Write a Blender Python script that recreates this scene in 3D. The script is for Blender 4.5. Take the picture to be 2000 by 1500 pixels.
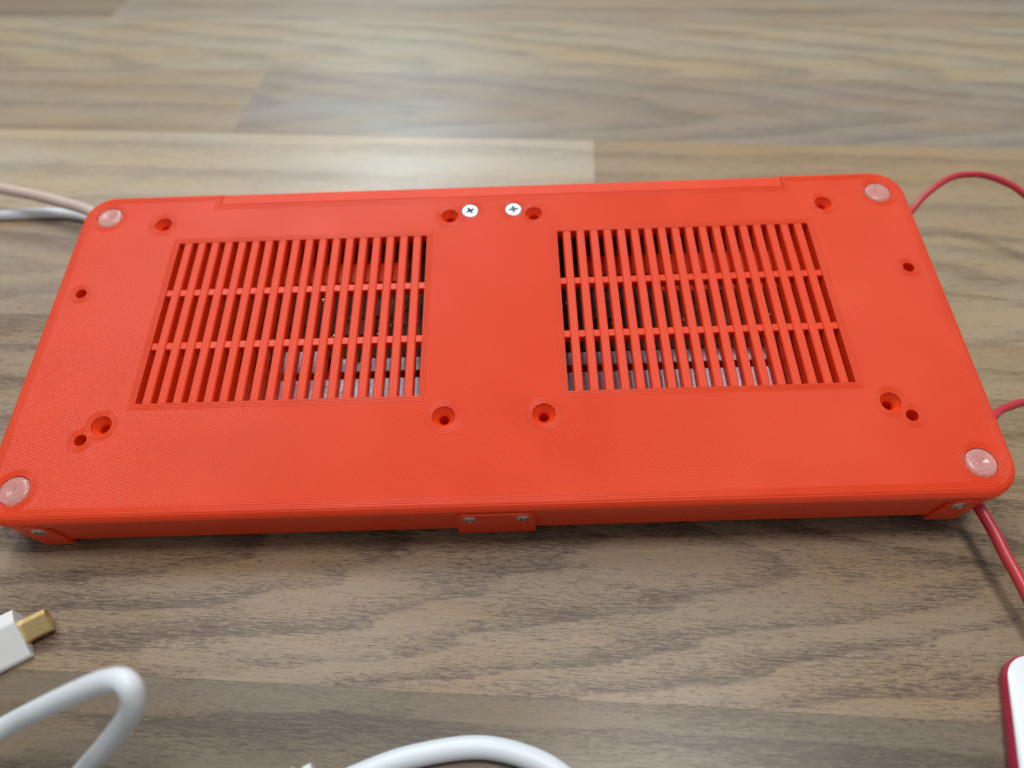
import bpy, bmesh, math, random
from mathutils import Vector, Matrix
from mathutils.geometry import delaunay_2d_cdt

random.seed(7)
MM = 0.001
for o in list(bpy.data.objects):
    bpy.data.objects.remove(o, do_unlink=True)
scene = bpy.context.scene
COL = scene.collection

# ------------------------------------------------------------------ camera
CAM_POS = Vector((4.325, -87.538, 175.191)) * MM
CAM_R = ((0.99972313, -0.02003112, -0.01234588),
         (-0.02332585, -0.7746868, -0.63191476),
         (0.00309377, 0.63202778, -0.77493956))
cam_data = bpy.data.cameras.new('camera')
cam = bpy.data.objects.new('camera', cam_data)
COL.objects.link(cam)
rx, ry, rz = (Vector(r) for r in CAM_R)
m = Matrix((rx, -ry, -rz)).transposed().to_4x4()
m.translation = CAM_POS
cam.matrix_world = m
cam_data.sensor_width = 36.0
cam_data.lens = 1350 * 36.0 / 2000
cam_data.clip_start = 0.005
cam_data.clip_end = 20
cam_data.dof.use_dof = True
cam_data.dof.focus_distance = 0.187
cam_data.dof.aperture_fstop = 8.1
scene.camera = cam

# ------------------------------------------------------------------ world and lamps
world = bpy.data.worlds.new('World')
scene.world = world
world.use_nodes = True
bg = world.node_tree.nodes['Background']
bg.inputs['Color'].default_value = (0.93, 0.97, 1.0, 1)
bg.inputs['Strength'].default_value = 0.29


def area(name, loc, target, sx, sy, power, color):
    d = bpy.data.lights.new(name, 'AREA')
    d.shape = 'RECTANGLE'
    d.size, d.size_y = sx, sy
    d.energy = power
    d.color = color
    o = bpy.data.objects.new(name, d)
    COL.objects.link(o)
    o.location = loc
    o.rotation_euler = (Vector(target) - Vector(loc)).to_track_quat('-Z', 'Y').to_euler()
    return o


area('ceiling_lamp', (0.26, 0.08, 1.32), (0, 0.08, 0), 0.30, 0.30, 8.8, (1.0, 0.97, 0.93))
area('ceiling_lamp', (-0.42, 0.62, 1.2), (0, 0.1, 0), 0.5, 0.5, 6.2, (0.98, 0.98, 1.0))
area('window_light', (-0.42, 2.4, 2.0), (0, 0.2, 0), 0.42, 0.6, 33.0, (0.74, 0.91, 1.0))

vs = scene.view_settings
vs.view_transform = 'Standard'
vs.look = 'None'
vs.gamma = 1.0
vs.exposure = -0.06
vs.use_curve_mapping = False


# ------------------------------------------------------------------ node helpers
class G:
    """tiny expression builder for shader nodes"""

    def __init__(self, mat):
        self.t = mat.node_tree
        self.n = self.t.nodes

    def link(self, a, sock):
        if isinstance(a, (int, float)):
            sock.default_value = a
        elif isinstance(a, tuple):
            sock.default_value = a
        else:
            self.t.links.new(a, sock)

    def m(self, op, a, b=None, c=None):
        nd = self.n.new('ShaderNodeMath')
        nd.operation = op
        self.link(a, nd.inputs[0])
        if b is not None:
            self.link(b, nd.inputs[1])
        if c is not None:
            self.link(c, nd.inputs[2])
        return nd.outputs[0]

    def add(self, a, b): return self.m('ADD', a, b)
    def sub(self, a, b): return self.m('SUBTRACT', a, b)
    def mul(self, a, b): return self.m('MULTIPLY', a, b)
    def mn(self, a, b): return self.m('MINIMUM', a, b)
    def mx(self, a, b): return self.m('MAXIMUM', a, b)

    def coord(self, kind='Object'):
        nd = self.n.new('ShaderNodeTexCoord')
        return nd.outputs[kind]

    def sep(self, v):
        nd = self.n.new('ShaderNodeSeparateXYZ')
        self.link(v, nd.inputs[0])
        return nd.outputs

    def comb(self, x, y, z):
        nd = self.n.new('ShaderNodeCombineXYZ')
        for i, a in enumerate((x, y, z)):
            self.link(a, nd.inputs[i])
        return nd.outputs[0]

    def noise(self, v, scale=1.0, detail=3.0, rough=0.55, dist=0.0):
        nd = self.n.new('ShaderNodeTexNoise')
        self.link(v, nd.inputs['Vector'])
        nd.inputs['Scale'].default_value = scale
        nd.inputs['Detail'].default_value = detail
        nd.inputs['Roughness'].default_value = rough
        nd.inputs['Distortion'].default_value = dist
        return nd.outputs['Fac']

    def ramp(self, v, a, b, lo=0.0, hi=1.0):
        nd = self.n.new('ShaderNodeMapRange')
        nd.interpolation_type = 'SMOOTHSTEP'
        self.link(v, nd.inputs[0])
        nd.inputs[1].default_value = a
        nd.inputs[2].default_value = b
        nd.inputs[3].default_value = lo
        nd.inputs[4].default_value = hi
        return nd.outputs[0]

    def mix(self, f, a, b):
        nd = self.n.new('ShaderNodeMix')
        nd.data_type = 'RGBA'
        self.link(f, nd.inputs[0])
        for s, a_ in ((nd.inputs[6], a), (nd.inputs[7], b)):
            if isinstance(a_, tuple):
                s.default_value = a_ + (1,) if len(a_) == 3 else a_
            else:
                self.t.links.new(a_, s)
        return nd.outputs[2]

    def bump(self, h, dist, strength=1.0):
        nd = self.n.new('ShaderNodeBump')
        nd.inputs['Strength'].default_value = strength
        nd.inputs['Distance'].default_value = dist
        self.link(h, nd.inputs['Height'])
        return nd.outputs[0]


def new_mat(name, color=(0.5, 0.5, 0.5), rough=0.5, metal=0.0, **kw):
    mt = bpy.data.materials.new(name)
    mt.use_nodes = True
    b = mt.node_tree.nodes['Principled BSDF']
    b.inputs['Base Color'].default_value = tuple(color) + (1,)
    b.inputs['Roughness'].default_value = rough
    b.inputs['Metallic'].default_value = metal
    for k, v in kw.items():
        b.inputs[k.replace('_', ' ')].default_value = v
    return mt, b, G(mt)


# ------------------------------------------------------------------ layout of the case (mm, case frame)
PX, PY0, PY1, PR = 135.4, -73.0, 41.0, 10.0       # outer half width, front, back, corner radius
CH = 1.8                                           # edge chamfer
NOTCH = (-90.0, 96.3, 35.0)                        # back notch x0, x1, y
VX0, VX1, VY0, VY1 = 20.8, 100.3, -39.3, 19.0      # one vent (mirrored)
feet = [(sx * 126, y) for sx in (-1, 1) for y in (31.1, -64.1)]
cs_holes = [(-107.4, 27.2, 2.8), (107.4, 27.2, 2.8), (-13.66, 26.9, 2.8), (13.66, 26.9, 2.8),
            (-13.75, -46.1, 3.2), (13.75, -46.1, 3.2), (-108.1, -45.7, 2.9), (108.1, -45.7, 2.9)]
blind = [(-126.7, 0, 1.7), (126.7, 0, 1.7), (-112.6, -50.0, 1.7), (112.6, -50.0, 1.7)]
screws_top = [(-7.08, 29.0), (7.08, 29.0)]

RED = (0.80, 0.054, 0.008)


# ------------------------------------------------------------------ materials of the case
def red_base(g, b, p):
    nz = g.noise(p, 35.0, 3.0)
    fine = g.noise(p, 900.0, 2.0)
    c = g.mix(nz, (RED[0] * 0.96, RED[1] * 0.86, RED[2] * 0.9), (RED[0] * 1.03, RED[1] * 1.15, RED[2] * 1.15))
    g.link(c, b.inputs['Base Color'])
    g.link(g.ramp(fine, 0.3, 0.7, 0.34, 0.46), b.inputs['Roughness'])
    b.inputs['Specular IOR Level'].default_value = 0.38
    b.inputs['Subsurface Weight'].default_value = 0.32
    b.inputs['Subsurface Radius'].default_value = (1.0, 0.25, 0.12)
    b.inputs['Subsurface Scale'].default_value = 0.0024


def mat_plate():
    mt, b, g = new_mat('red_print_plate', RED, 0.45)
    p = g.coord()
    red_base(g, b, p)
    s = g.sep(p)
    x = g.mul(s[0], 1000.0)
    y = g.mul(s[1], 1000.0)
    d = None
    circ = [(fx, fy, 4.15) for fx, fy in feet] + cs_holes + blind + [(a, c, 2.75) for a, c in screws_top]
    for cx, cy, r in circ:
        dx = g.sub(x, cx)
        dy = g.sub(y, cy)
        l = g.m('SQRT', g.add(g.mul(dx, dx), g.mul(dy, dy)))
        v = g.sub(l, r)
        d = v if d is None else g.mn(d, v)
    ax = g.m('ABSOLUTE', x)

    def box(qx, cx, hx, cy, hy):
        a = g.sub(g.m('ABSOLUTE', g.sub(qx, cx)), hx)
        c = g.sub(g.m('ABSOLUTE', g.sub(y, cy)), hy)
        return g.mx(a, c)
    d = g.mn(d, box(ax, (VX0 + VX1) / 2, (VX1 - VX0) / 2, (VY0 + VY1) / 2, (VY1 - VY0) / 2))
    d = g.mn(d, box(x, (NOTCH[0] + NOTCH[1]) / 2, (NOTCH[1] - NOTCH[0]) / 2, NOTCH[2] + 10, 10))
    # distance to the rounded outline, positive inside
    qx = g.sub(ax, PX - PR)
    qy = g.sub(g.m('ABSOLUTE', g.sub(y, (PY0 + PY1) / 2)), (PY1 - PY0) / 2 - PR)
    mx_, my_ = g.mx(qx, 0.0), g.mx(qy, 0.0)
    ln = g.m('SQRT', g.add(g.mul(mx_, mx_), g.mul(my_, my_)))
    inn = g.mn(g.mx(qx, qy), 0.0)
    edge = g.sub(g.sub(PR, ln), inn)
    d = g.mn(d, g.sub(edge, CH))
    wob = g.mul(g.noise(p, 60.0, 2.0), 0.25)
    peri = g.m('DIVIDE', d, 0.48)
    infill = g.add(g.m('DIVIDE', g.add(x, y), 0.74), wob)
    sel = g.m('GREATER_THAN', d, 1.92)
    t = g.add(g.mul(infill, sel), g.mul(peri, g.sub(1.0, sel)))
    bead = g.m('ABSOLUTE', g.m('SINE', g.mul(t, math.pi)))
    bead = g.m('POWER', bead, 0.6)
    amp = g.add(0.45, g.mul(g.noise(p, 45.0, 2.0), 0.9))
    h = g.mul(g.mul(bead, amp), g.sub(1.3, g.mul(sel, 0.3)))
    h = g.mul(h, g.ramp(d, -0.35, -0.02, 0.12, 1.0))
    g.link(g.bump(h, 0.00014, 1.0), b.inputs['Normal'])
    return mt


def mat_slat():
    mt, b, g = new_mat('red_print_slat', RED, 0.45)
    p = g.coord()
    red_base(g, b, p)
    s = g.sep(p)
    t = g.mul(s[0], 1000.0 / 0.55)
    bead = g.m('POWER', g.m('ABSOLUTE', g.m('COSINE', g.mul(t, math.pi))), 0.6)
    g.link(g.bump(bead, 0.00008, 0.9), b.inputs['Normal'])
    return mt


def mat_body():
    mt, b, g = new_mat('red_print_body', RED, 0.45)
    p = g.coord()
    red_base(g, b, p)
    s = g.sep(p)
    bead = g.m('ABSOLUTE', g.m('SINE', g.mul(s[2], math.pi * 1000 / 0.3)))
    h = g.add(bead, g.mul(g.noise(p, 500.0, 2.0), 0.8))
    g.link(g.bump(h, 0.00004, 0.5), b.inputs['Normal'])
    return mt


M_PLATE, M_SLAT, M_BODY = mat_plate(), mat_slat(), mat_body()


def mat_metal(name, col, rough, scale=1500.0):
    mt, b, g = new_mat(name, col, rough, 1.0)
    p = g.coord()
    n = g.noise(p, scale, 3.0)
    g.link(g.ramp(n, 0.25, 0.75, rough * 0.75, rough * 1.3), b.inputs['Roughness'])
    g.link(g.bump(n, 0.00002, 0.6), b.inputs['Normal'])
    return mt


M_ZINC = mat_metal('zinc_screw', (0.52, 0.58, 0.60), 0.40)
M_STEEL = mat_metal('bright_steel_screw', (0.55, 0.55, 0.56), 0.13)
M_ALU = mat_metal('aluminium_plate', (0.40, 0.38, 0.44), 0.45, 800.0)
M_GOLD = mat_metal('gold_plating', (0.86, 0.62, 0.28), 0.30, 9000.0)


def mat_pcb():
    mt, b, g = new_mat('black_circuit_board', (0.012, 0.013, 0.012), 0.5, Specular_IOR_Level=0.2)
    p = g.coord()
    n = g.noise(p, 220.0, 4.0)
    c = g.mix(g.ramp(n, 0.45, 0.6), (0.008, 0.008, 0.008), (0.03, 0.03, 0.025))
    g.link(c, b.inputs['Base Color'])
    return mt


M_PCB = mat_pcb()
M_CHIP = new_mat('black_chip', (0.015, 0.015, 0.016), 0.45)[0]
M_SOLDER = mat_metal('solder', (0.7, 0.7, 0.68), 0.25)


def mat_foot():
    mt, b, g = new_mat('clear_rubber', (0.95, 0.90, 0.88), 0.28)
    b.inputs['Transmission Weight'].default_value = 0.75
    b.inputs['IOR'].default_value = 1.41
    b.inputs['Base Color'].default_value = (1.0, 0.74, 0.69, 1)
    p = g.coord()
    n = g.noise(p, 600.0, 3.0)
    b.inputs['Roughness'].default_value = 0.22
    g.link(g.bump(n, 0.0001, 0.02), b.inputs['Normal'])
    return mt


M_FOOT = mat_foot()


def mat_plastic(name, col, rough, grime=0.06):
    mt, b, g = new_mat(name, col, rough)
    p = g.coord()
    n = g.noise(p, 70.0, 4.0)
    c = g.mix(n, tuple(v * (1 - grime) for v in col), tuple(min(1, v * (1 + grime)) for v in col))
    g.link(c, b.inputs['Base Color'])
    f = g.noise(p, 1800.0, 2.0)
    g.link(g.bump(f, 0.00002, 0.5), b.inputs['Normal'])
    return mt


M_WHITE = mat_plastic('white_cable_sheath', (0.71, 0.76, 0.80), 0.38)
M_SHADE_TINT = mat_plastic('shade_tinted_cable_sheath', (0.60, 0.47, 0.41), 0.42)  # beige tone is shade and tint put into the sheath colour
M_PINKRED = mat_plastic('crimson_cable_sheath', (0.50, 0.032, 0.048), 0.36)
M_CRIMSON = mat_plastic('crimson_plastic', (0.42, 0.018, 0.055), 0.4)
M_SHELL = mat_plastic('white_plastic', (0.80, 0.83, 0.85), 0.35)
M_PLUG = mat_plastic('white_plug_plastic', (0.74, 0.75, 0.74), 0.4)


# ------------------------------------------------------------------ mesh helpers (input in mm)
def mesh_obj(name, verts, faces, mat, parent=None, loc=(0, 0, 0), smooth=None):
    me = bpy.data.meshes.new(name)
    me.from_pydata([tuple(c * MM for c in v) for v in verts], [], faces)
    me.update()
    bm = bmesh.new()
    bm.from_mesh(me)
    bmesh.ops.remove_doubles(bm, verts=bm.verts, dist=1e-7)
    bmesh.ops.recalc_face_normals(bm, faces=bm.faces)
    bm.to_mesh(me)
    bm.free()
    me.materials.append(mat)
    if smooth is not None:
        for pl in me.polygons:
            pl.use_smooth = True
        try:
            me.set_sharp_from_angle(angle=math.radians(smooth))
        except Exception:
            pass
    return link_obj(name, me, parent, loc)


def link_obj(name, me, parent=None, loc=(0, 0, 0)):
    o = bpy.data.objects.new(name, me)
    COL.objects.link(o)
    o.parent = parent
    o.location = tuple(c * MM for c in loc)
    return o


def tag(o, label=None, cat=None, group=None, kind=None):
    if label:
        o['label'] = label
    if cat:
        o['category'] = cat
    if group:
        o['group'] = group
    if kind:
        o['kind'] = kind
    return o


def box_data(x0, x1, y0, y1, z0, z1, bev=0.0):
    """box with chamfered vertical top edges"""
    if bev <= 0:
        v = [(x, y, z) for z in (z0, z1) for x, y in ((x0, y0), (x1, y0), (x1, y1), (x0, y1))]
        f = [(0, 1, 2, 3), (4, 5, 6, 7)] + [(i, (i + 1) % 4, 4 + (i + 1) % 4, 4 + i) for i in range(4)]
        return v, f
    v = [(x, y, z0) for x, y in ((x0, y0), (x1, y0), (x1, y1), (x0, y1))]
    v += [(x, y, z1 - bev) for x, y in ((x0, y0), (x1, y0), (x1, y1), (x0, y1))]
    c = bev
    v += [(x, y, z1) for x, y in ((x0 + c, y0 + c), (x1 - c, y0 + c), (x1 - c, y1 - c), (x0 + c, y1 - c))]
    f = [(3, 2, 1, 0), (8, 9, 10, 11)]
    for k in (0, 4):
        f += [(k + i, k + (i + 1) % 4, k + 4 + (i + 1) % 4, k + 4 + i) for i in range(4)]
    return v, f


def lathe(profile, n=40, c=(0, 0, 0)):
    v, f = [], []
    for r, z in profile:
        for i in range(n):
            a = 2 * math.pi * i / n
            v.append((c[0] + r * math.cos(a), c[1] + r * math.sin(a), c[2] + z))
    for k in range(len(profile) - 1):
        for i in range(n):
            j = (i + 1) % n
            f.append((k * n + i, k * n + j, (k + 1) * n + j, (k + 1) * n + i))
    f.append(tuple(range((len(profile) - 1) * n, len(profile) * n)))
    return v, f


def catmull(pts, sub=14):
    P = [Vector(p) for p in pts]
    P = [P[0] * 2 - P[1]] + P + [P[-1] * 2 - P[-2]]
    out = []
    for i in range(1, len(P) - 2):
        a, b, c, d = P[i - 1:i + 3]
        for k in range(sub):
            t = k / sub
            out.append(0.5 * ((2 * b) + (c - a) * t + (2 * a - 5 * b + 4 * c - d) * t * t + (3 * b - a - 3 * c + d) * t ** 3))
    out.append(P[-2])
    return out


def tube(name, pts, r, mat, parent=None, sub=14, n=20, loc=(0, 0, 0)):
    path = catmull(pts, sub)
    v, f = [], []
    T = (path[1] - path[0]).normalized()
    N = T.orthogonal().normalized()
    for i, p in enumerate(path):
        t = (path[min(i + 1, len(path) - 1)] - path[max(i - 1, 0)]).normalized()
        N = (N - t * N.dot(t)).normalized()
        B = t.cross(N)
        for k in range(n):
            a = 2 * math.pi * k / n
            q = p + (N * math.cos(a) + B * math.sin(a)) * r
            v.append((q.x - loc[0], q.y - loc[1], q.z - loc[2]))
    for i in range(len(path) - 1):
        for k in range(n):
            j = (k + 1) % n
            f.append((i * n + k, i * n + j, (i + 1) * n + j, (i + 1) * n + k))
    f.append(tuple(range(n)))
    f.append(tuple(range((len(path) - 1) * n, len(path) * n)))
    return mesh_obj(name, v, f, mat, parent, loc, smooth=60)


def rrect(hx, y0, y1, r, n=10, cx=0.0):
    """rounded rectangle, counter clockwise from the front right corner"""
    pts = []
    for sx, yy, a0 in ((1, y0 + r, -90), (1, y1 - r, 0), (-1, y1 - r, 90), (-1, y0 + r, 180)):
        for i in range(n + 1):
            a = math.radians(a0 + 90 * i / n)
            pts.append((cx + sx * (hx - r) + r * math.cos(a), yy + r * math.sin(a)))
    return pts


# ------------------------------------------------------------------ table top: staves of a laminated board
TH = -0.07564          # direction of the staves
STAVE = 60.33
V0 = 80.0


def wood(name, light, dark, fig, seed, v_axis=0.0, k=2.2, period=52.0, contrast=1.0, pores=1.0, slope=0.0):
    mt, b, g = new_mat(name, light, 0.4)
    p = g.coord()
    s = g.sep(p)
    u = g.mul(s[0], 1000.0)
    v = g.mul(s[1], 1000.0)
    # slow wander of the grain
    w1 = g.sub(g.noise(g.comb(g.mul(u, 0.010), g.mul(v, 0.05), seed * 3.7), 1.0, 2.0), 0.5)
    w2 = g.sub(g.noise(g.comb(g.mul(u, 0.03), g.mul(v, 0.16), seed * 5.1 + 9), 1.0, 3.0), 0.5)
    vv = g.add(g.sub(v, v_axis), g.mul(u, slope))
    if fig == 'cathedral':
        sq = g.m('SQRT', g.add(g.mul(vv, vv), (4.0 * k) ** 2))
        F = g.add(g.add(u, g.mul(sq, 5.4)), g.add(g.mul(w1, 90.0), g.mul(w2, 34.0)))
        ph = g.m('DIVIDE', F, period)
    else:
        F = g.add(vv, g.add(g.mul(w1, 16.0), g.mul(w2, 5.0)))
        ph = g.m('DIVIDE', F, period)
    ph = g.add(ph, seed * 0.37)
    fr = g.m('FRACT', ph)
    # late wood band: slow rise, quick fall
    band = g.mul(g.ramp(fr, 0.25, 0.85), g.ramp(fr, 0.88, 1.0, 1.0, 0.0))
    # pores: short dark dashes along the stave
    d1 = g.noise(g.comb(g.mul(u, 0.13), g.mul(v, 2.7), seed * 2.3), 1.0, 3.0, 0.6)
    d2 = g.noise(g.comb(g.mul(u, 0.35), g.mul(v, 3.6), seed * 4.9 + 3), 1.0, 2.0, 0.6)
    patch = g.noise(g.comb(g.mul(u, 0.02), g.mul(v, 0.09), seed + 21.0), 1.0, 2.0)
    thr = g.add(g.mul(band, 0.085), g.mul(g.sub(patch, 0.5), 0.30))
    d3 = g.noise(g.comb(g.mul(u, 0.5), g.mul(v, 5.2), seed * 6.3 + 7), 1.0, 2.0, 0.6)
    dash = g.mx(g.mul(g.ramp(g.add(d1, thr), 0.57, 0.71), 1.0), g.mul(g.ramp(g.add(d2, thr), 0.57, 0.69), 0.9))
    dash = g.mx(dash, g.mul(g.ramp(g.add(d3, thr), 0.56, 0.69), 0.75))
    line = g.mul(g.ramp(fr, 0.80, 0.90), g.ramp(fr, 0.90, 0.99, 1.0, 0.0))
    dash = g.mx(dash, g.mul(g.mul(line, 0.42), g.ramp(patch, 0.35, 0.6)))
    dash = g.mul(dash, pores)
    fib = g.noise(g.comb(g.mul(u, 0.05), g.mul(v, 2.6), seed * 1.3), 1.0, 4.0, 0.65)
    tone = g.noise(g.comb(g.mul(u, 0.012), g.mul(v, 0.045), seed + 50.0), 1.0, 2.0)
    mid = tuple(0.55 * a + 0.45 * c for a, c in zip(light, dark))
    warm = (light[0] * 1.04, light[1] * 0.93, light[2] * 0.78)
    c = g.mix(g.ramp(tone, 0.35, 0.68), light, warm)
    c = g.mix(g.mul(g.ramp(fib, 0.40, 0.72), 0.55 * contrast), c, mid)
    c = g.mix(g.mul(band, 0.22 * contrast), c, mid)
    c = g.mix(g.mul(dash, min(1.0, 0.92 * contrast)), c, dark)
    g.link(c, b.inputs['Base Color'])
    g.link(g.add(0.29, g.mul(fib, 0.12)), b.inputs['Roughness'])
    b.inputs['Specular IOR Level'].default_value = 0.42
    h = g.sub(g.mul(fib, 0.25), dash)
    g.link(g.bump(h, 0.00003, 0.35), b.inputs['Normal'])
    return mt


table = mesh_obj('tabletop', *box_data(-700, 700, -260, 900, -28, -6.0), wood('table_core', (0.2, 0.15, 0.1), (0.1, 0.07, 0.05), 'straight', 3.0, period=14), None)
tag(table, kind='structure')
ct, st = math.cos(TH), math.sin(TH)
# row index -> list of (u0, u1, light, dark, figure, options)
LT = (0.40, 0.335, 0.245)
rows = {
    -4: [(-600, 640, (0.26, 0.215, 0.16), (0.10, 0.075, 0.055), 'straight', dict(period=17.0))],
    -3: [(-600, 640, (0.180, 0.142, 0.098), (0.050, 0.035, 0.026), 'straight', dict(period=13.0, pores=0.85))],
    -2: [(-600, 640, (0.290, 0.220, 0.146), (0.075, 0.045, 0.033), 'cathedral', dict(v_axis=37.0, k=2.2, period=50.0, contrast=1.0))],
    -1: [(-600, 60, (0.33, 0.26, 0.185), (0.13, 0.09, 0.065), 'straight', dict(period=16.0)),
         (60, 640, (0.34, 0.265, 0.165), (0.15, 0.10, 0.06), 'straight', dict(period=15.0, contrast=0.8))],
    0: [(-600, -20, (0.36, 0.29, 0.22), (0.17, 0.125, 0.095), 'cathedral', dict(v_axis=25.0, k=1.4, period=70.0, contrast=0.8)),
        (-20, 640, (0.37, 0.305, 0.205), (0.17, 0.12, 0.08), 'cathedral', dict(v_axis=14.0, k=1.6, period=60.0, contrast=0.8))],
    1: [(-600, 30, (0.46, 0.395, 0.30), (0.24, 0.185, 0.14), 'straight', dict(period=21.0, contrast=0.7)),
        (30, 640, (0.36, 0.275, 0.175), (0.20, 0.14, 0.09), 'straight', dict(period=18.0, contrast=0.8))],
    2: [(-600, -139, (0.36, 0.29, 0.205), (0.19, 0.14, 0.10), 'straight', dict(period=19.0, contrast=0.8)),
        (-139, 640, (0.31, 0.265, 0.215), (0.13, 0.10, 0.085), 'cathedral', dict(v_axis=25.0, k=1.6, period=75.0, contrast=0.6))],
    3: [(-600, 640, (0.385, 0.325, 0.23), (0.15, 0.12, 0.088), 'cathedral', dict(v_axis=6.0, k=1.9, period=85.0, contrast=0.65))],
    4: [(-600, -250, (0.27, 0.21, 0.14), (0.15, 0.11, 0.08), 'straight', dict(period=20.0)),
        (-250, 640, (0.33, 0.275, 0.205), (0.14, 0.11, 0.085), 'straight', dict(period=23.0, contrast=0.7))],
    5: [(-600, 640, (0.32, 0.26, 0.19), (0.14, 0.11, 0.08), 'straight', dict(period=20.0))],
    6: [(-600, 640, (0.34, 0.28, 0.20), (0.14, 0.11, 0.08), 'cathedral', dict(v_axis=30.0, k=2.0))],
}
si = 1
for k, lst in rows.items():
    for u0, u1, li, da, fig, opt in lst:
        si += 1
        v_lo = V0 + STAVE * k
        mt = wood('stave_wood', li, da, fig, si * 1.618, **opt)
        g_ = 0.008
        vv_, ff_ = box_data(u0 + g_, u1 - g_, g_, STAVE - g_, -6.0 + 0.004, 0.0, 0.015)
        pl = mesh_obj('plank', vv_, ff_, mt, table, (-st * v_lo, ct * v_lo, 0))
        pl.rotation_euler = (0, 0, TH)

# ------------------------------------------------------------------ the printed case
W = Matrix(((0.99988752, 0.0, -0.01499831), (-0.00253051, 0.98566406, -0.16870079), (0.0147833, 0.16871977, 0.98555319)))
DEV_O = Vector((-0.285, 70.719, 31.379))
ROOT = Vector((0.0, 60.0, 0.0))
case = bpy.data.objects.new('printed_case', None)
COL.objects.link(case)
case.empty_display_size = 0.02
mw = W.to_4x4()
mw.translation = ROOT * MM
case.matrix_world = mw
tag(case, 'red-orange 3D-printed plastic case lying upside down with two slotted vents and clear feet', 'electronics case')
OFF = tuple(W.transposed() @ (DEV_O - ROOT))


def table_z(x, y):
    return -19.0 - 0.171193 * (y + 75) - 0.015 * x


# --- bottom cover (uppermost here)
def outline(d, n=10):
    hx, y0, y1, r = PX - d, PY0 + d, PY1 - d, PR - d
    pts = rrect(hx, y0, y1, r, n)
    # insert the notch on the back edge between right back and left back corners
    i = 2 * (n + 1)
    x0, x1, ny = NOTCH
    return pts[:i] + [(x1, y1), (x1, ny), (x0, ny), (x0, y1)] + pts[i:]


def circle(cx, cy, r, n=36):
    return [(cx + r * math.cos(2 * math.pi * i / n), cy + r * math.sin(2 * math.pi * i / n)) for i in range(n)]


def build_cover():
    V, F = [], []
    top = outline(CH)
    loops = [(top, None)]
    for fx, fy in feet:
        loops.append((circle(fx, fy, 4.15), ('blind', 4.15, 0.7)))
    for x, y, r in cs_holes:
        loops.append((circle(x, y, r), ('cs', r)))
    for x, y, r in blind:
        loops.append((circle(x, y, r), ('blind', r, 4.0)))
    for x, y in screws_top:
        loops.append((circle(x, y, 2.78), ('cs2', 2.78)))
    for s in (-1, 1):
        xs = sorted((s * VX0, s * VX1))
        loops.append(([(xs[0], VY0), (xs[1], VY0), (xs[1], VY1), (xs[0], VY1)], ('vent',)))
    pts, edges = [], []
    for lp, _ in loops:
        b0 = len(pts)
        pts += [Vector(q) for q in lp]
        edges += [(b0 + i, b0 + (i + 1) % len(lp)) for i in range(len(lp))]
    vo, eo, fo, *_ = delaunay_2d_cdt(pts, edges, [], 0, 1e-5)

    def inside(q, lp):
        c = False
        j = len(lp) - 1
        for i in range(len(lp)):
            if (lp[i][1] > q[1]) != (lp[j][1] > q[1]) and q[0] < (lp[j][0] - lp[i][0]) * (q[1] - lp[i][1]) / (lp[j][1] - lp[i][1]) + lp[i][0]:
                c = not c
            j = i
        return c
    V += [(q.x, q.y, 0.0) for q in vo]
    for fc in fo:
        cx = sum(vo[i].x for i in fc) / len(fc)
        cy = sum(vo[i].y for i in fc) / len(fc)
        if not inside((cx, cy), top):
            continue
        if any(inside((cx, cy), lp) for lp, _ in loops[1:]):
            continue
        F.append(tuple(fc))

    def strip(rings, cap=False):
        n = len(rings[0])
        b0 = len(V)
        for r_ in rings:
            V.extend(r_)
        for k in range(len(rings) - 1):
            for i in range(n):
                j = (i + 1) % n
                F.append((b0 + k * n + i, b0 + k * n + j, b0 + (k + 1) * n + j, b0 + (k + 1) * n + i))
        if cap:
            F.append(tuple(range(b0 + (len(rings) - 1) * n, b0 + len(rings) * n)))
    # chamfered rim
    prof = [(CH, 0.0), (CH * 0.62, -0.22), (CH * 0.26, -CH * 0.50), (0.06, -CH * 0.85), (0.0, -CH * 1.15), (0.0, -4.2)]
    strip([[(x, y, z) for x, y in outline(d)] for d, z in prof])
    for lp, kind in loops[1:]:
        cx = sum(q[0] for q in lp) / len(lp)
        cy = sum(q[1] for q in lp) / len(lp)

        def ring(sc, z):
            return [(cx + (q[0] - cx) * sc, cy + (q[1] - cy) * sc, z) for q in lp]
        if kind[0] == 'blind':
            strip([ring(1, 0), ring(1, -kind[2])], cap=True)
        elif kind[0] == 'cs':
            strip([ring(1, 0), ring(0.97, -0.35), ring(1.42 / kind[1], -2.3), ring(1.42 / kind[1], -7.0)], cap=True)
        elif kind[0] == 'cs2':
            strip([ring(1, 0), ring(0.98, -0.2), ring(0.5, -2.0)], cap=True)
        else:
            strip([[(q[0], q[1], z) for q in lp] for z in (0, -3.4)])
    return V, F


cv, cf = build_cover()
cover = mesh_obj('bottom_cover', cv, cf, M_PLATE, case, OFF)
for pl in cover.data.polygons:
    pl.use_smooth = False

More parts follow.
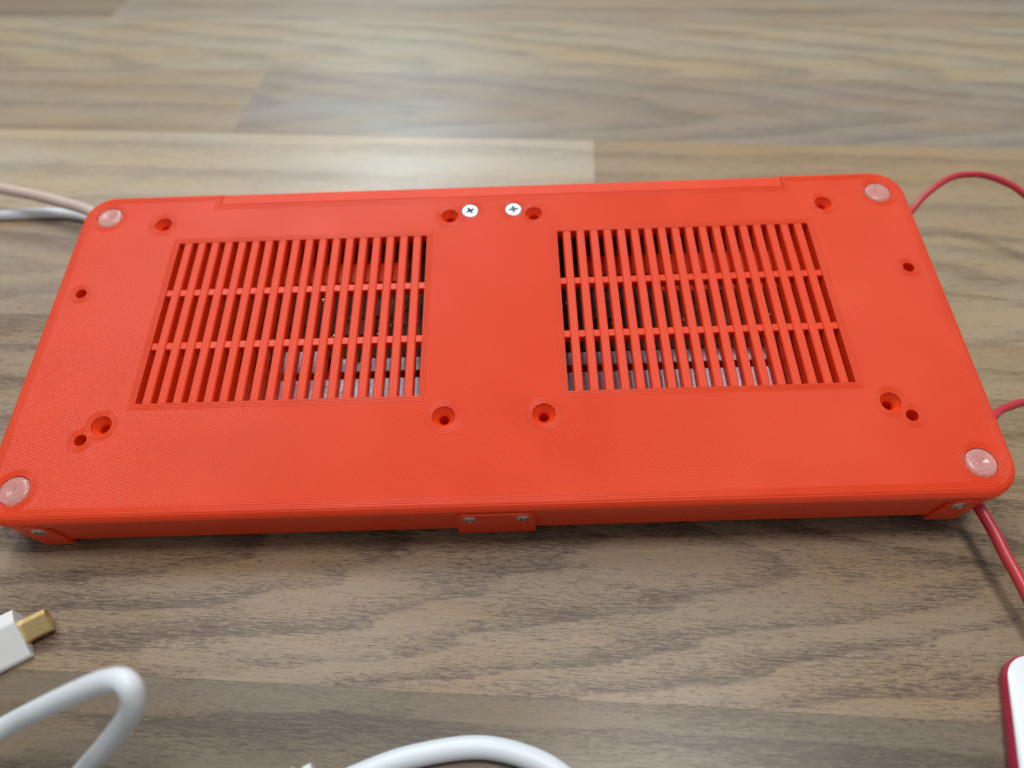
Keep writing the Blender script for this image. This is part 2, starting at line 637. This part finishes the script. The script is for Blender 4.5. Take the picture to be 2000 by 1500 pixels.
# slats and cross bars
NS = 18
slot = 1.76
pitch = (VX1 - VX0 - slot) / NS
sw = pitch - slot
sv, sf = box_data(-sw / 2, sw / 2, -(VY1 - VY0) / 2 - 0.2, (VY1 - VY0) / 2 + 0.2, -3.3, -0.03, 0.28)
slat_me = None
yc = (VY0 + VY1) / 2
for s in (-1, 1):
    for i in range(NS):
        x = s * (VX0 + slot + sw / 2 + i * pitch)
        if slat_me is None:
            o = mesh_obj('slat', sv, sf, M_SLAT, cover, (x, yc, 0))
            slat_me = o.data
        else:
            link_obj('slat', slat_me, cover, (x, yc, 0))
bar_me = None
for s in (-1, 1):
    for y in (-0.55, -19.95):
        if bar_me is None:
            v, f = box_data(-(VX1 - VX0) / 2 - .2, (VX1 - VX0) / 2 + .2, -1.15, 1.15, -3.2, -0.45, 0.12)
            o = mesh_obj('crossbar', v, f, M_BODY, cover, (s * (VX0 + VX1) / 2, y, 0))
            bar_me = o.data
        else:
            link_obj('crossbar', bar_me, cover, (s * (VX0 + VX1) / 2, y, 0))

# --- lower body, a wedge whose back reaches the table
n = 10


def body():
    V, F = [], []
    o_ = rrect(PX - 0.35, PY0 + 0.35, PY1 - 0.35, PR, n)
    i_ = rrect(PX - 2.8, PY0 + 2.8, PY1 - 2.8, PR - 2, n)
    N = len(o_)

    def zb(x, y):
        t = (y - PY0) / (PY1 - PY0)
        front = -15.6
        back = table_z(x, PY1) + 0.1
        return front + (back - front) * t
    V += [(x, y, -3.6) for x, y in o_]
    V += [(x, y, zb(x, y) + 0.6) for x, y in o_]
    o2 = rrect(PX - 0.8, PY0 + 0.8, PY1 - 0.8, PR, n)
    V += [(x, y, zb(x, y)) for x, y in o2]
    V += [(x, y, -3.6) for x, y in i_]
    V += [(x, y, -13.0) for x, y in i_]
    for a, b in ((0, 1), (1, 2), (0, 3), (3, 4)):
        for i in range(N):
            j = (i + 1) % N
            F.append((a * N + i, a * N + j, b * N + j, b * N + i))
    F.append(tuple(range(2 * N, 3 * N)))
    F.append(tuple(range(4 * N, 5 * N)))
    return V, F


bv, bf = body()
mesh_obj('case_body', bv, bf, M_BODY, case, OFF, smooth=30)

# --- back strip in the notch
x0, x1, ny = NOTCH
v, f = [], []
prof = [(ny + 0.16, -3.9), (ny + 0.16, -0.4), (ny + 0.5, -0.12), (PY1 - CH - 0.1, -0.14), (PY1 - 0.75, -0.85), (PY1 - 0.15, -1.8), (PY1 - 0.1, -3.9)]
for x in (x0 + 0.12, x1 - 0.2):
    v += [(x, y, z) for y, z in prof]
q = len(prof)
f = [(i, (i + 1) % q, q + (i + 1) % q, q + i) for i in range(q)] + [tuple(range(q)), tuple(range(q, 2 * q))]
mesh_obj('back_strip', v, f, M_SLAT, case, OFF)


# --- screws
def screw_mesh(r, cross, depth, dome, rot):
    V, F = [], []
    a, w = cross, cross * 0.30
    cr = [(a, -w), (a, w), (w, w), (w, a), (-w, a), (-w, w), (-a, w), (-a, -w), (-w, -w), (-w, -a), (w, -a), (w, -w)]
    cr = [(x * math.cos(rot) - y * math.sin(rot), x * math.sin(rot) + y * math.cos(rot)) for x, y in cr]
    out = circle(0, 0, r * 0.92, 32)
    pts = [Vector(q_) for q_ in out + cr]
    ed = [(i, (i + 1) % 32) for i in range(32)] + [(32 + i, 32 + (i + 1) % 12) for i in range(12)]
    vo, eo, fo, *_ = delaunay_2d_cdt(pts, ed, [], 0, 1e-6)

    def incross(p):
        x = p[0] * math.cos(-rot) - p[1] * math.sin(-rot)
        y = p[0] * math.sin(-rot) + p[1] * math.cos(-rot)
        return (abs(x) < a and abs(y) < w) or (abs(y) < a and abs(x) < w)
    for p_ in vo:
        V.append((p_.x, p_.y, dome * (1 - (p_.length / r) ** 2)))
    for fc in fo:
        c = (sum(vo[i].x for i in fc) / 3, sum(vo[i].y for i in fc) / 3)
        if not incross(c):
            F.append(tuple(fc))
    b0 = len(V)
    for z, sc in ((None, 1.0), (-depth, 0.72)):
        for x, y in cr:
            zz = dome * (1 - (x * x + y * y) / r ** 2) if z is None else z
            V.append((x * sc, y * sc, zz))
    for i in range(12):
        j = (i + 1) % 12
        F.append((b0 + i, b0 + j, b0 + 12 + j, b0 + 12 + i))
    F.append(tuple(range(b0 + 12, b0 + 24)))
    b0 = len(V)
    for rr, z in ((r * 0.92, dome * (1 - 0.92 ** 2)), (r, -0.12), (r * 0.93, -0.6), (r * 0.5, -1.4)):
        for i in range(32):
            t = 2 * math.pi * i / 32
            V.append((rr * math.cos(t), rr * math.sin(t), z))
    for k_ in range(3):
        for i in range(32):
            j = (i + 1) % 32
            F.append((b0 + k_ * 32 + i, b0 + k_ * 32 + j, b0 + (k_ + 1) * 32 + j, b0 + (k_ + 1) * 32 + i))
    return V, F


for i, (x, y) in enumerate(screws_top):
    v, f = screw_mesh(2.68, 1.5, 1.6, 0.0, (0.55, 0.12)[i])
    mesh_obj('screw', v, f, M_ZINC, cover, (x, y, 0.02))

# --- front tabs
FY = PY0 + 0.2


def tab(name, poly, x, thick):
    """plate on the front face; poly in x,z"""
    V, F = [], []
    m_ = len(poly)
    cx = sum(q_[0] for q_ in poly) / m_
    cz = sum(q_[1] for q_ in poly) / m_
    for yy, ins in ((0.6, 0.0), (-thick + 0.25, 0.0), (-thick, 0.25)):
        for px, pz in poly:
            dx, dz = px - cx, pz - cz
            l = math.hypot(dx, dz)
            V.append((px - dx / l * ins, FY + yy, pz - dz / l * ins))
    for k_ in range(2):
        for i in range(m_):
            j = (i + 1) % m_
            F.append((k_ * m_ + i, k_ * m_ + j, (k_ + 1) * m_ + j, (k_ + 1) * m_ + i))
    F.append(tuple(range(2 * m_, 3 * m_)))
    return mesh_obj(name, V, F, M_BODY, case, (OFF[0] + 0, OFF[1], OFF[2]))


def tab_screw(t, x, z, rot, thick):
    v, f = screw_mesh(1.9, 1.15, 1.0, 0.55, rot)
    v = [(a, -c, b) for a, b, c in v]
    mesh_obj('screw', v, f, M_STEEL, t, (x, FY - thick - 0.05, z))


ctr = tab('front_tab', [(-10.6, -17.3), (10.5, -17.3), (10.5, -5.2), (10.0, -3.8), (8.8, -2.9), (-8.8, -2.9), (-10.0, -3.8), (-10.6, -5.2)], 0, 0.7)
tab_screw(ctr, -7.0, -5.9, 0.1, 0.7)
tab_screw(ctr, 7.0, -5.9, 0.5, 0.7)
for s in (-1, 1):
    cx = s * 121.0
    poly = [(cx - 4.1, -17.4), (cx + 4.1, -17.4)]
    for i in range(11):
        a = math.pi * i / 10
        poly.append((cx + 4.1 * math.cos(a), -6.6 + 3.9 * math.sin(a)))
    t = tab('corner_tab', poly, cx, 0.6)
    tab_screw(t, cx - s * 0.6, -6.2, 0.3 * s + 0.4, 0.6)

# --- clear feet
foot_me = None
for fx, fy in feet:
    if foot_me is None:
        v, f = lathe([(3.98, -0.69), (3.98, -0.25), (3.88, 0.05), (3.6, 0.28), (3.0, 0.46), (2.2, 0.44), (1.4, 0.30), (0.7, 0.06), (0.2, -0.04)], 40)
        b0 = len(v)
        f.append(tuple(range(40)))
        o = mesh_obj('rubber_foot', v, f, M_FOOT, case, (OFF[0] + fx, OFF[1] + fy, OFF[2]), smooth=40)
        foot_me = o.data
    else:
        o = link_obj('rubber_foot', foot_me, case, (OFF[0] + fx, OFF[1] + fy, OFF[2]))

# --- inside the vents
for s in (-1, 1):
    xa, xb = sorted((s * 14.0, s * 92.0))
    v, f = box_data(xa, xb, -20.0, 33.0, -11.6, -10.0)
    pcb = mesh_obj('circuit_board', v, f, M_PCB, case, OFF)
    # chips
    for j in range(7):
        cx = s * random.uniform(20, 84)
        cy = random.uniform(-11, 3)
        a, b = random.uniform(2, 5), random.uniform(2, 4)
        v, f = box_data(cx - a, cx + a, cy - b, cy + b, -10.05, -9.2 + random.uniform(-.2, .4), 0.15)
        mesh_obj('chip', v, f, M_CHIP, pcb, (0, 0, 0))
    V, F = [], []
    for j in range(130):
        cx = s * random.uniform(18, 90)
        cy = random.choice((random.uniform(-13, 4), random.uniform(17, 30)))
        a, b = random.uniform(.12, .4), random.uniform(.12, .4)
        v, f = box_data(cx - a, cx + a, cy - b, cy + b, -10.05, -9.5 + random.uniform(-.2, .3), 0.08)
        q = len(V)
        V += v
        F += [tuple(q + i for i in fc) for fc in f]
    tag(mesh_obj('solder_points', V, F, M_SOLDER, pcb, (0, 0, 0)), kind='stuff')
    # red rib
    xa, xb = sorted((s * 28.0, s * 112.0))
    v, f = box_data(xa, xb, 8.2, 16.0, -13.2, -9.2, 0.2)
    mesh_obj('rib', v, f, M_BODY, case, OFF)
    if s > 0:
        v, f = box_data(50, 112, 1.0, 8.0, -13.2, -9.4, 0.2)
        mesh_obj('rib', v, f, M_BODY, case, OFF)
    # metal plates
    xa, xb = sorted((s * 13.0, s * (68.0 if s < 0 else 84.0)))
    if s < 0:
        v, f = box_data(-47.5, xb, -25.4, -20.6, -10.4, -9.4, 0.2)
        mesh_obj('metal_plate', v, f, M_ALU, case, OFF)
        v, f = box_data(-64, -52.5, -25.4, -17.5, -10.4, -9.4, 0.2)
        mesh_obj('metal_plate', v, f, M_ALU, case, OFF)
    else:
        v, f = box_data(xa, xb, -25.4, -20.8, -10.4, -9.4, 0.2)
        mesh_obj('metal_plate', v, f, M_ALU, case, OFF)
    v, f = box_data(xa, xb, -50.0, -27.7, -10.4, -9.4, 0.2)
    mesh_obj('metal_plate', v, f, M_ALU, case, OFF)
v, f = lathe([(0.9, 0), (0.9, 0.5), (0.6, 1.0), (0.2, 1.1)], 16)
mesh_obj('solder_blob', v, f, M_SOLDER, case, (OFF[0] - 41.5, OFF[1] - 21.3, OFF[2] - 9.5), smooth=60)

# ------------------------------------------------------------------ cables and other things around the case
o = tube('white_cable', [(-330, 152, 1.9), (-260, 150.5, 1.9), (-203, 149.4, 1.9), (-184.5, 150.0, 2.0), (-171.1, 148.2, 2.2), (-160, 142.0, 3.2), (-146, 128, 7), (-134, 112, 11)], 2.05, M_WHITE, loc=(-203, 149.4, 0))
tag(o, 'thin white cable lying flat on the table, running under the shade-tinted cable', 'cable')
o = tube('shade_tinted_cable', [(-330, 210, 6), (-260, 178, 9), (-198.9, 153.2, 12), (-184.6, 148.6, 12), (-170.2, 143.0, 12), (-154.6, 135.0, 12.5), (-133, 116, 14)], 2.2, M_SHADE_TINT, loc=(-198.9, 153.2, 0))
tag(o, 'cable coloured beige pinkish for shade, rising beside the white one at the corner of the red case', 'cable')
o = tube('red_cable', [(133, 97, 13), (143, 108, 17), (150.8, 115.6, 20.0), (154.8, 119.4, 22.0), (160.8, 123.4, 24.5), (166.9, 126.3, 26.0), (172.5, 127.0, 26.5), (179.2, 126.8, 26.0), (186.3, 124.3, 24.5), (191.9, 120.1, 22.5), (205, 106, 15.5), (222, 86, 5), (240, 70, 1.2)], 1.15, M_PINKRED, loc=(195, 124, 0))
tag(o, 'thin crimson cable arching up from the case beside the corner foot, above its own shadow', 'cable')
o = tube('red_cable', [(130, 17.5, 17.0), (137, 22.9, 18.6), (141.5, 26.5, 18.3), (146, 28.4, 18.0), (151, 29.8, 17.6), (165, 30.5, 14), (190, 26, 5), (215, 18, 1.3)], 1.15, M_PINKRED, loc=(150, 29, 0))
tag(o, 'short visible stretch of crimson cable leaving the middle of the case side horizontally', 'cable')
o = tube('red_cable', [(124, 14, 10.5), (128.2, 3.5, 9.8), (129.4, -0.8, 9.3), (130.2, -6.4, 8.8), (130.6, -11.6, 8.2), (131.5, -20.0, 7.4), (134, -45, 4), (138, -75, 1.7)], 1.5, M_PINKRED, loc=(130, -11, 0))
tag(o, 'thicker crimson cable coming out under the case corner next to a corner tab', 'cable')

# loop of thick white cable
o = tube('white_cable', [(-160, -75, 5), (-125, -58.5, 12), (-101.8, -50.8, 22.0), (-89.1, -49.3, 31.0), (-78.7, -48.5, 38.5), (-71.9, -48.1, 43.0), (-67.2, -48.6, 45.5), (-65.0, -50.2, 45.0), (-65.9, -52.0, 41.0), (-70.1, -53.4, 34.5), (-78.0, -55.2, 24.0), (-87.0, -57.4, 13.0), (-97, -67.5, 5), (-108, -82, 2.3)], 2.15, M_WHITE, loc=(-88, -48, 0))
tag(o, 'thick white cable bent into a raised hairpin loop below the gold plug', 'cable')

# arched white cable with ribbed strain relief
arch = bpy.data.objects.new('white_cable', None)
COL.objects.link(arch)
arch.location = (-4.6 * MM, -52.3 * MM, 0)
arch.empty_display_size = 0.01
tag(arch, 'thick white cable curving in an arch, with a ribbed strain relief at its end', 'cable')
A0 = (-4.6, -52.3, 0)


def rel(pts):
    return [(p[0] - A0[0], p[1] - A0[1], p[2]) for p in pts]


tube('sheath', rel([(-48, -64.0, 2.7), (-38.5, -60.5, 2.7), (-31.5, -57.5, 2.7), (-20.1, -54.0, 2.7), (-4.6, -52.3, 2.7), (8.0, -55.2, 2.7), (15.8, -60.2, 2.7), (22, -68, 2.7), (26, -80, 2.7)]), 2.45, M_WHITE, arch)
for (x, y), h in (((-44.6, -59.4), 2.7), ((-41.0, -58.6), 2.7)):
    a = math.radians(22)
    v, f = box_data(-0.95, 0.95, -3.3, 3.3, -2.7, 3.2, 0.3)
    v = [(p[0] * math.cos(a) - p[1] * math.sin(a), p[0] * math.sin(a) + p[1] * math.cos(a), p[2]) for p in v]
    mesh_obj('strain_rib', v, f, M_PLUG, arch, (x - A0[0], y - A0[1], h))

# micro plug with gold tip
plug = bpy.data.objects.new('display_plug', None)
COL.objects.link(plug)
plug.empty_display_size = 0.01
PA = math.radians(31)
plug.location = (-118.8 * MM, -23.9 * MM, 0)
plug.rotation_euler = (0, 0, PA)
tag(plug, 'white cable plug with a gold metal tip lying in front of the case', 'cable plug')


def prism_x(x0, x1, sec):
    """section (y,z) extruded along x"""
    k_ = len(sec)
    v_ = [(x, y, z) for x in (x0, x1) for y, z in sec]
    f_ = [(i, (i + 1) % k_, k_ + (i + 1) % k_, k_ + i) for i in range(k_)] + [tuple(range(k_)), tuple(range(k_, 2 * k_))]
    return v_, f_


v, f = prism_x(-26, 0.0, [(-5.2, 0.0), (-5.9, 0.4), (-5.9, 1.3), (-5.6, 1.8), (1.0, 7.0), (1.5, 7.25), (2.0, 7.3), (4.9, 7.2), (5.4, 6.7), (5.4, 0.5), (5.0, 0.0)])
mesh_obj('housing', v, f, M_PLUG, plug)
v, f = prism_x(-0.5, 6.0, [(-2.1, 1.6), (-2.6, 2.0), (-2.6, 2.8), (-2.4, 3.1), (1.0, 5.2), (1.2, 5.25), (2.4, 5.22), (2.6, 5.0), (2.6, 2.1), (2.3, 1.6)])
tip = mesh_obj('metal_tip', v, f, M_GOLD, plug)
V, F = [], []
for x_, y_, l_, w_ in ((1.2, -1.5, 0.9, .18), (3.0, -1.2, 1.4, .18), (4.9, -0.6, 0.7, .2), (2.4, 0.3, .6, .15), (4.2, .5, .8, .15)):
    v, f = box_data(x_ - l_ / 2, x_ + l_ / 2, y_ - w_, y_ + w_, 0.0, 0.16, 0.04)
    v = [(a, b, c + 3.1 + (b + 2.4) * 0.6176 - 0.08) for a, b, c in v]
    q = len(V)
    V += v
    F += [tuple(q + i for i in fc) for fc in f]
mesh_obj('emboss', V, F, M_GOLD, tip)
tube('cord', [(-25, 0, 3.2), (-32, 0, 3.1), (-45, -2, 2.6), (-70, -10, 2.3)], 2.1, M_WHITE, plug)

# white and crimson shell at the side
shell = bpy.data.objects.new('plastic_shell', None)
COL.objects.link(shell)
shell.empty_display_size = 0.01
shell.location = (121.6 * MM, -35.4 * MM, 0)
shell.rotation_euler = (0, 0, math.radians(-20))
tag(shell, 'rounded plastic housing with white top and crimson sides lying beside the front of the case', 'plastic housing')


def rr_loft(x0, x1, y0, y1, prof, nn=10):
    V, F = [], []
    for ins, z, r in prof:
        V += [(x, y, z) for x, y in rrect((x1 - x0) / 2 - ins, y0 + ins, y1 - ins, r, nn, (x0 + x1) / 2)]
    N = 4 * (nn + 1)
    for k_ in range(len(prof) - 1):
        for i in range(N):
            j = (i + 1) % N
            F.append((k_ * N + i, k_ * N + j, (k_ + 1) * N + j, (k_ + 1) * N + i))
    F.append(tuple(range(N)))
    F.append(tuple(range((len(prof) - 1) * N, len(prof) * N)))
    return V, F


v, f = rr_loft(0, 60, -95, 3, [(1.0, 0.0, 8), (0.2, 0.8, 8.5), (0.0, 5.0, 8.5), (0.4, 6.2, 8.5)])
v = [(a, b, c * (0.38 + 0.62 * min(1, max(0, (3 - b) / 45)))) for a, b, c in v]
mesh_obj('base', v, f, M_CRIMSON, shell, smooth=35)
v, f = rr_loft(0, 60, -95, 3, [(0.5, 6.1, 8.2), (0.4, 7.4, 8.2), (0.9, 8.3, 8), (2.2, 8.8, 7)])
v = [(a, b, c * (0.38 + 0.62 * min(1, max(0, (3 - b) / 45)))) for a, b, c in v]
mesh_obj('top', v, f, M_SHELL, shell, smooth=35)
